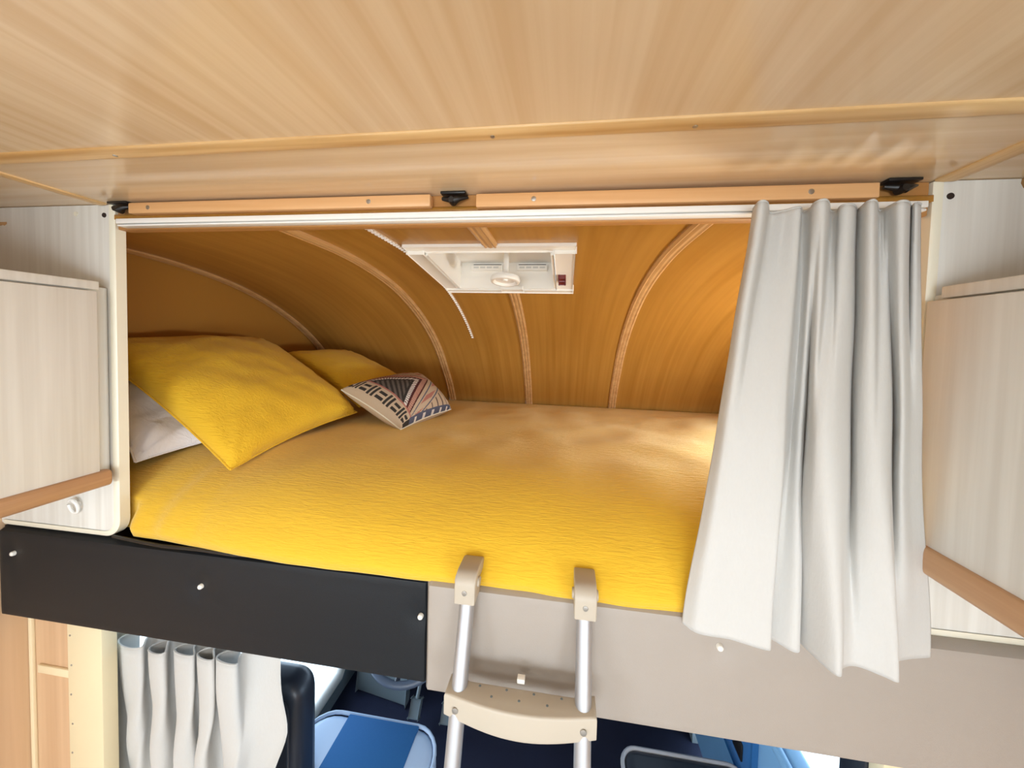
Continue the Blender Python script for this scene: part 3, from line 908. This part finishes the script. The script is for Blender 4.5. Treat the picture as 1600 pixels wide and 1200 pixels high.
lc = thing('curtain', (-1.05, .82, ZF), 'off-white curtain hanging below the charcoal board by the cream post', 'curtain')
def lowc(u, v):
    w = u + .035 * math.sin(u * 9.2 + .8) + .02 * math.sin(u * 17)
    ph = w * 2 * math.pi * 6.3
    z = lerp(-.905, ZF + .05, v)
    am = (.030 + .014 * NZ(u * 4, 0, 5)) * lerp(1, .75, smooth01(v * 3)) + .012 * smooth01(v)
    x = lerp(-1.350, -.805, u) + .024 * math.sin(2 * ph + .6) * lerp(1, .35, smooth01(v * 2.2)) + .015 * NZ(u * 5, v * 3, 2) * smooth01(v * 3)
    y = .800 + am * math.cos(ph + 1.6 * NZ(u * 3, v * 2.5, 7) * smooth01(v * 2)) + .015 * NZ(u * 7, v * 3, 5) * smooth01(v * 2)
    y -= .010 * max(0, math.sin(u * 40 + v * 16)) * smooth01(v * 3)
    x += .030 * math.exp(-((v - .25) / .10) ** 2) * smooth01((u - .8) / .2)
    z += .012 * NZ(u * 12, 0, 3) * (1 - v)
    return (x, y, z)
MB().grid(lowc, 240, 40).build('cloth', M_curtain, lc, angle=80, solid=.0015)
MB().tube([lowc(k / 200, .0) for k in range(201)], .0025, 6).build('hem', M_curtain, lc)
tag(MB().tube([(-1.23, .80, -.885), (-.70, .80, -.885)], .006, 10).build('curtain_rod', M_whitepl), 'white rod carrying the lower curtain', 'rod')

# ------------------------------------------------------------------ driver's cab below the bunk
CXL, CXR = -1.13, .66
tag(MB().box(CXL - .05, CXR + .05, .75, 2.12, ZF - .04, ZF).build('floor_cab', M_floor), 'dark blue carpeted cab floor', kind='structure')
# cab front: bulkhead below the windscreen
tag(MB().box(CXL, CXR, 2.05, 2.12, ZF, -.95).build('wall_cab_front', M_dark), 'dark firewall at the front of the cab', kind='structure')
tag(MB().box(CXL, CXR, 1.72, 2.048, -1.28, -.98, .05, 4).build('dashboard', M_navyv), 'dark dashboard in front of the steering wheel', 'dashboard')
# left side: open door frame; right side: closed door with window
b = MB(); b.box(CXL - .05, CXL, .87, .92, ZF, -.60).box(CXL - .05, CXL, 1.78, 2.12, ZF, -.60).box(CXL - .05, CXL, .92, 1.78, ZF, ZF + .10)
tag(b.build('wall_cab_left', M_grey, smooth=False), 'grey cab side with the door opening beside the driver seat', kind='structure')
tag(MB().tube([(CXL - .005, 1.76, -.62), (CXL - .005, 1.75, -1.2), (CXL - .005, 1.70, -1.6), (CXL - .005, 1.55, ZF + .12), (CXL - .005, 1.0, ZF + .11)], .03, 12).build('trim_5', M_whitepl), 'pale seal around the open cab door', kind='structure')
b = MB(); b.box(CXR, CXR + .05, .765, .83, ZF, -.60, .006)
tag(b.build('door_pillar', M_navyv), 'dark door pillar at the lower right, beside the bright cab window', 'pillar')
b = MB(); b.box(CXR, CXR + .05, 1.62, 2.12, ZF, -.60)
tag(b.build('wall_cab_right', M_grey), 'grey cab side ahead of the right door', kind='structure')
dr = MB().box(CXR - .012, CXR + .04, .834, 1.615, ZF + .10, -1.135, .012, 3).build('door_1', M_doorblue)
tag(dr, 'pale blue cab door under the bright side window', kind='structure')
MB().box(CXR - .032, CXR - .011, .86, 1.60, -1.165, -1.135, .008, 2).build('window_sill', M_doorblue, dr)
MB().box(CXR - .030, CXR - .011, 1.10, 1.32, -1.46, -1.24, .02, 3).build('arm_pocket', M_seatblue, dr)
MB().box(CXR - .036, CXR - .029, 1.15, 1.21, -1.39, -1.33, .004).build('door_handle', M_dark, dr)

# swivelled driver seat
ds = thing('driver_seat', (-.65, 1.0, ZF), 'blue and pale grey cab seat cushion with a tall black backrest on its left', 'cab seat')
def cush_top(x0, x1, y0, y1, z0, z1, rad, bev):
    pts = []
    for cx3, cy3, a0 in ((x1 - rad, y0 + rad, -90), (x1 - rad, y1 - rad, 0), (x0 + rad, y1 - rad, 90), (x0 + rad, y0 + rad, 180)):
        for k in range(7):
            a = math.radians(a0 + 90 * k / 6)
            pts.append((cx3 + rad * math.cos(a), cy3 + rad * math.sin(a)))
    return pts
pts = cush_top(-.905, -.395, .90, 1.125, 0, 0, .10, 0)
MB().prism(pts, lambda p, k: (p[0], p[1], -1.425 - .13 * k), bev=.035).build('cushion', M_seatpale, ds, angle=60)
b = MB(); b.box(-.765, -.49, .905, 1.118, -1.432, -1.4215, .004)
b.build('centre_panel', M_seatblue, ds)
pip = [(p[0] * 1 + (-.65 - p[0]) * .02, p[1], -1.432) for p in pts]
MB().tube(pip + [pip[0]], .006, 8).build('piping', M_seatpale, ds)
def arch(x0, x1, z0, z1, r):
    p = [(x0, z0)]
    p += [(x0 + r - r * math.cos(a), z1 - r + r * math.sin(a)) for a in [math.radians(90 * k / 6) for k in range(7)]]
    p += [(x1 - r + r * math.sin(a), z1 - r + r * math.cos(a)) for a in [math.radians(90 * k / 6) for k in range(7)]]
    return p + [(x1, z0)]
MB().prism(arch(-1.11, -.772, -1.50, -1.072, .06), lambda p, k: (p[0], .878 if k == 0 else .968, p[1]), bev=.03).build('backrest', M_navyv, ds, angle=60)
MB().tube([(p[0], .8785, p[1]) for p in arch(-1.08, -.803, -1.47, -1.102, .05)], .004, 6).build('backrest_piping', M_navyv, ds)
MB().box(-.85, -.45, .89, 1.05, ZF + .001, -1.55, .02).build('seat_base', M_dark, ds)

# passenger seat cushion
ps = thing('passenger_seat', (.45, .9, ZF), 'dark grey cab seat with pale piping at the lower right of the ladder', 'cab seat')
pts = cush_top(.235, .635, .70, 1.165, 0, 0, .05, 0)
MB().prism(pts, lambda p, k: (p[0], p[1], -1.41 - .12 * k), bev=.03).build('cushion', M_navyv, ps, angle=60)
pip = [(p[0], p[1] - .004, -1.418) for p in pts]
MB().tube(pip + [pip[0]], .007, 8).build('piping', M_pipe, ps)
MB().box(.28, .60, .75, 1.1, ZF + .001, -1.52, .02).build('seat_base', M_dark, ps)

# steering wheel with column
sw = thing('steering_wheel', (-.645, 1.4, -1.42), 'dark steering wheel in front of the blue cab seat', 'steering wheel')
wc = Vector((-.645, 1.40, -1.315)); wa = Vector((0, -.50, .866)); wu = Vector((0, .866, .50)); wr_ = Vector((1, 0, 0))
circ = [wc + (wr_ * math.cos(a) + wu * math.sin(a)) * .195 for a in [2 * math.pi * k / 48 for k in range(49)]]
MB().tube(circ, .015, 12, cap=False).build('rim', M_wheel, sw)
MB().lathe(wc - wa * .03, wa, [(0, .05), (.02, .065), (.04, .06), (.045, .03)], 24).build('hub', M_navyv, sw)
for a in (0, math.pi, -math.pi / 2):
    MB().tube([wc, wc + (wr_ * math.cos(a) + wu * math.sin(a)) * .19], .012, 8).build('spoke', M_navyv, sw)
MB().tube([wc - wa * .02, wc - wa * .42], .03, 12).build('column', M_dark, sw)
# pedals
for x, lab in ((-.668, 'left pedal below the steering wheel'), (-.51, 'right pedal below the steering wheel')):
    t = thing('pedal', (x, 1.47, ZF + .12), lab, 'pedal', 'pedals in the footwell')
    MB().obox((x - .024, 1.45, -1.815), (.048, 0, 0), (0, .035, .06), (0, .018, -.010), .006).build('pad', M_grey, t)
    MB().tube([(x, 1.49, -1.765), (x + .01, 1.62, -1.55), (x + .01, 1.80, -1.30)], .009, 8).build('arm', M_grey, t)
tag(MB().obox((-1.06, 1.60, ZF + .002), (.30, -.04, 0), (0, .10, .55), (0, .03, 0), .01).build('kick_panel', M_grey), 'grey lining panel in the footwell left of the pedals', 'panel')

# ground outside
tag(MB().box(-14, 14, -10, 16, ZF - .55, ZF - .45).build('ground', M_ground), 'pale ground outside the cab', kind='structure')
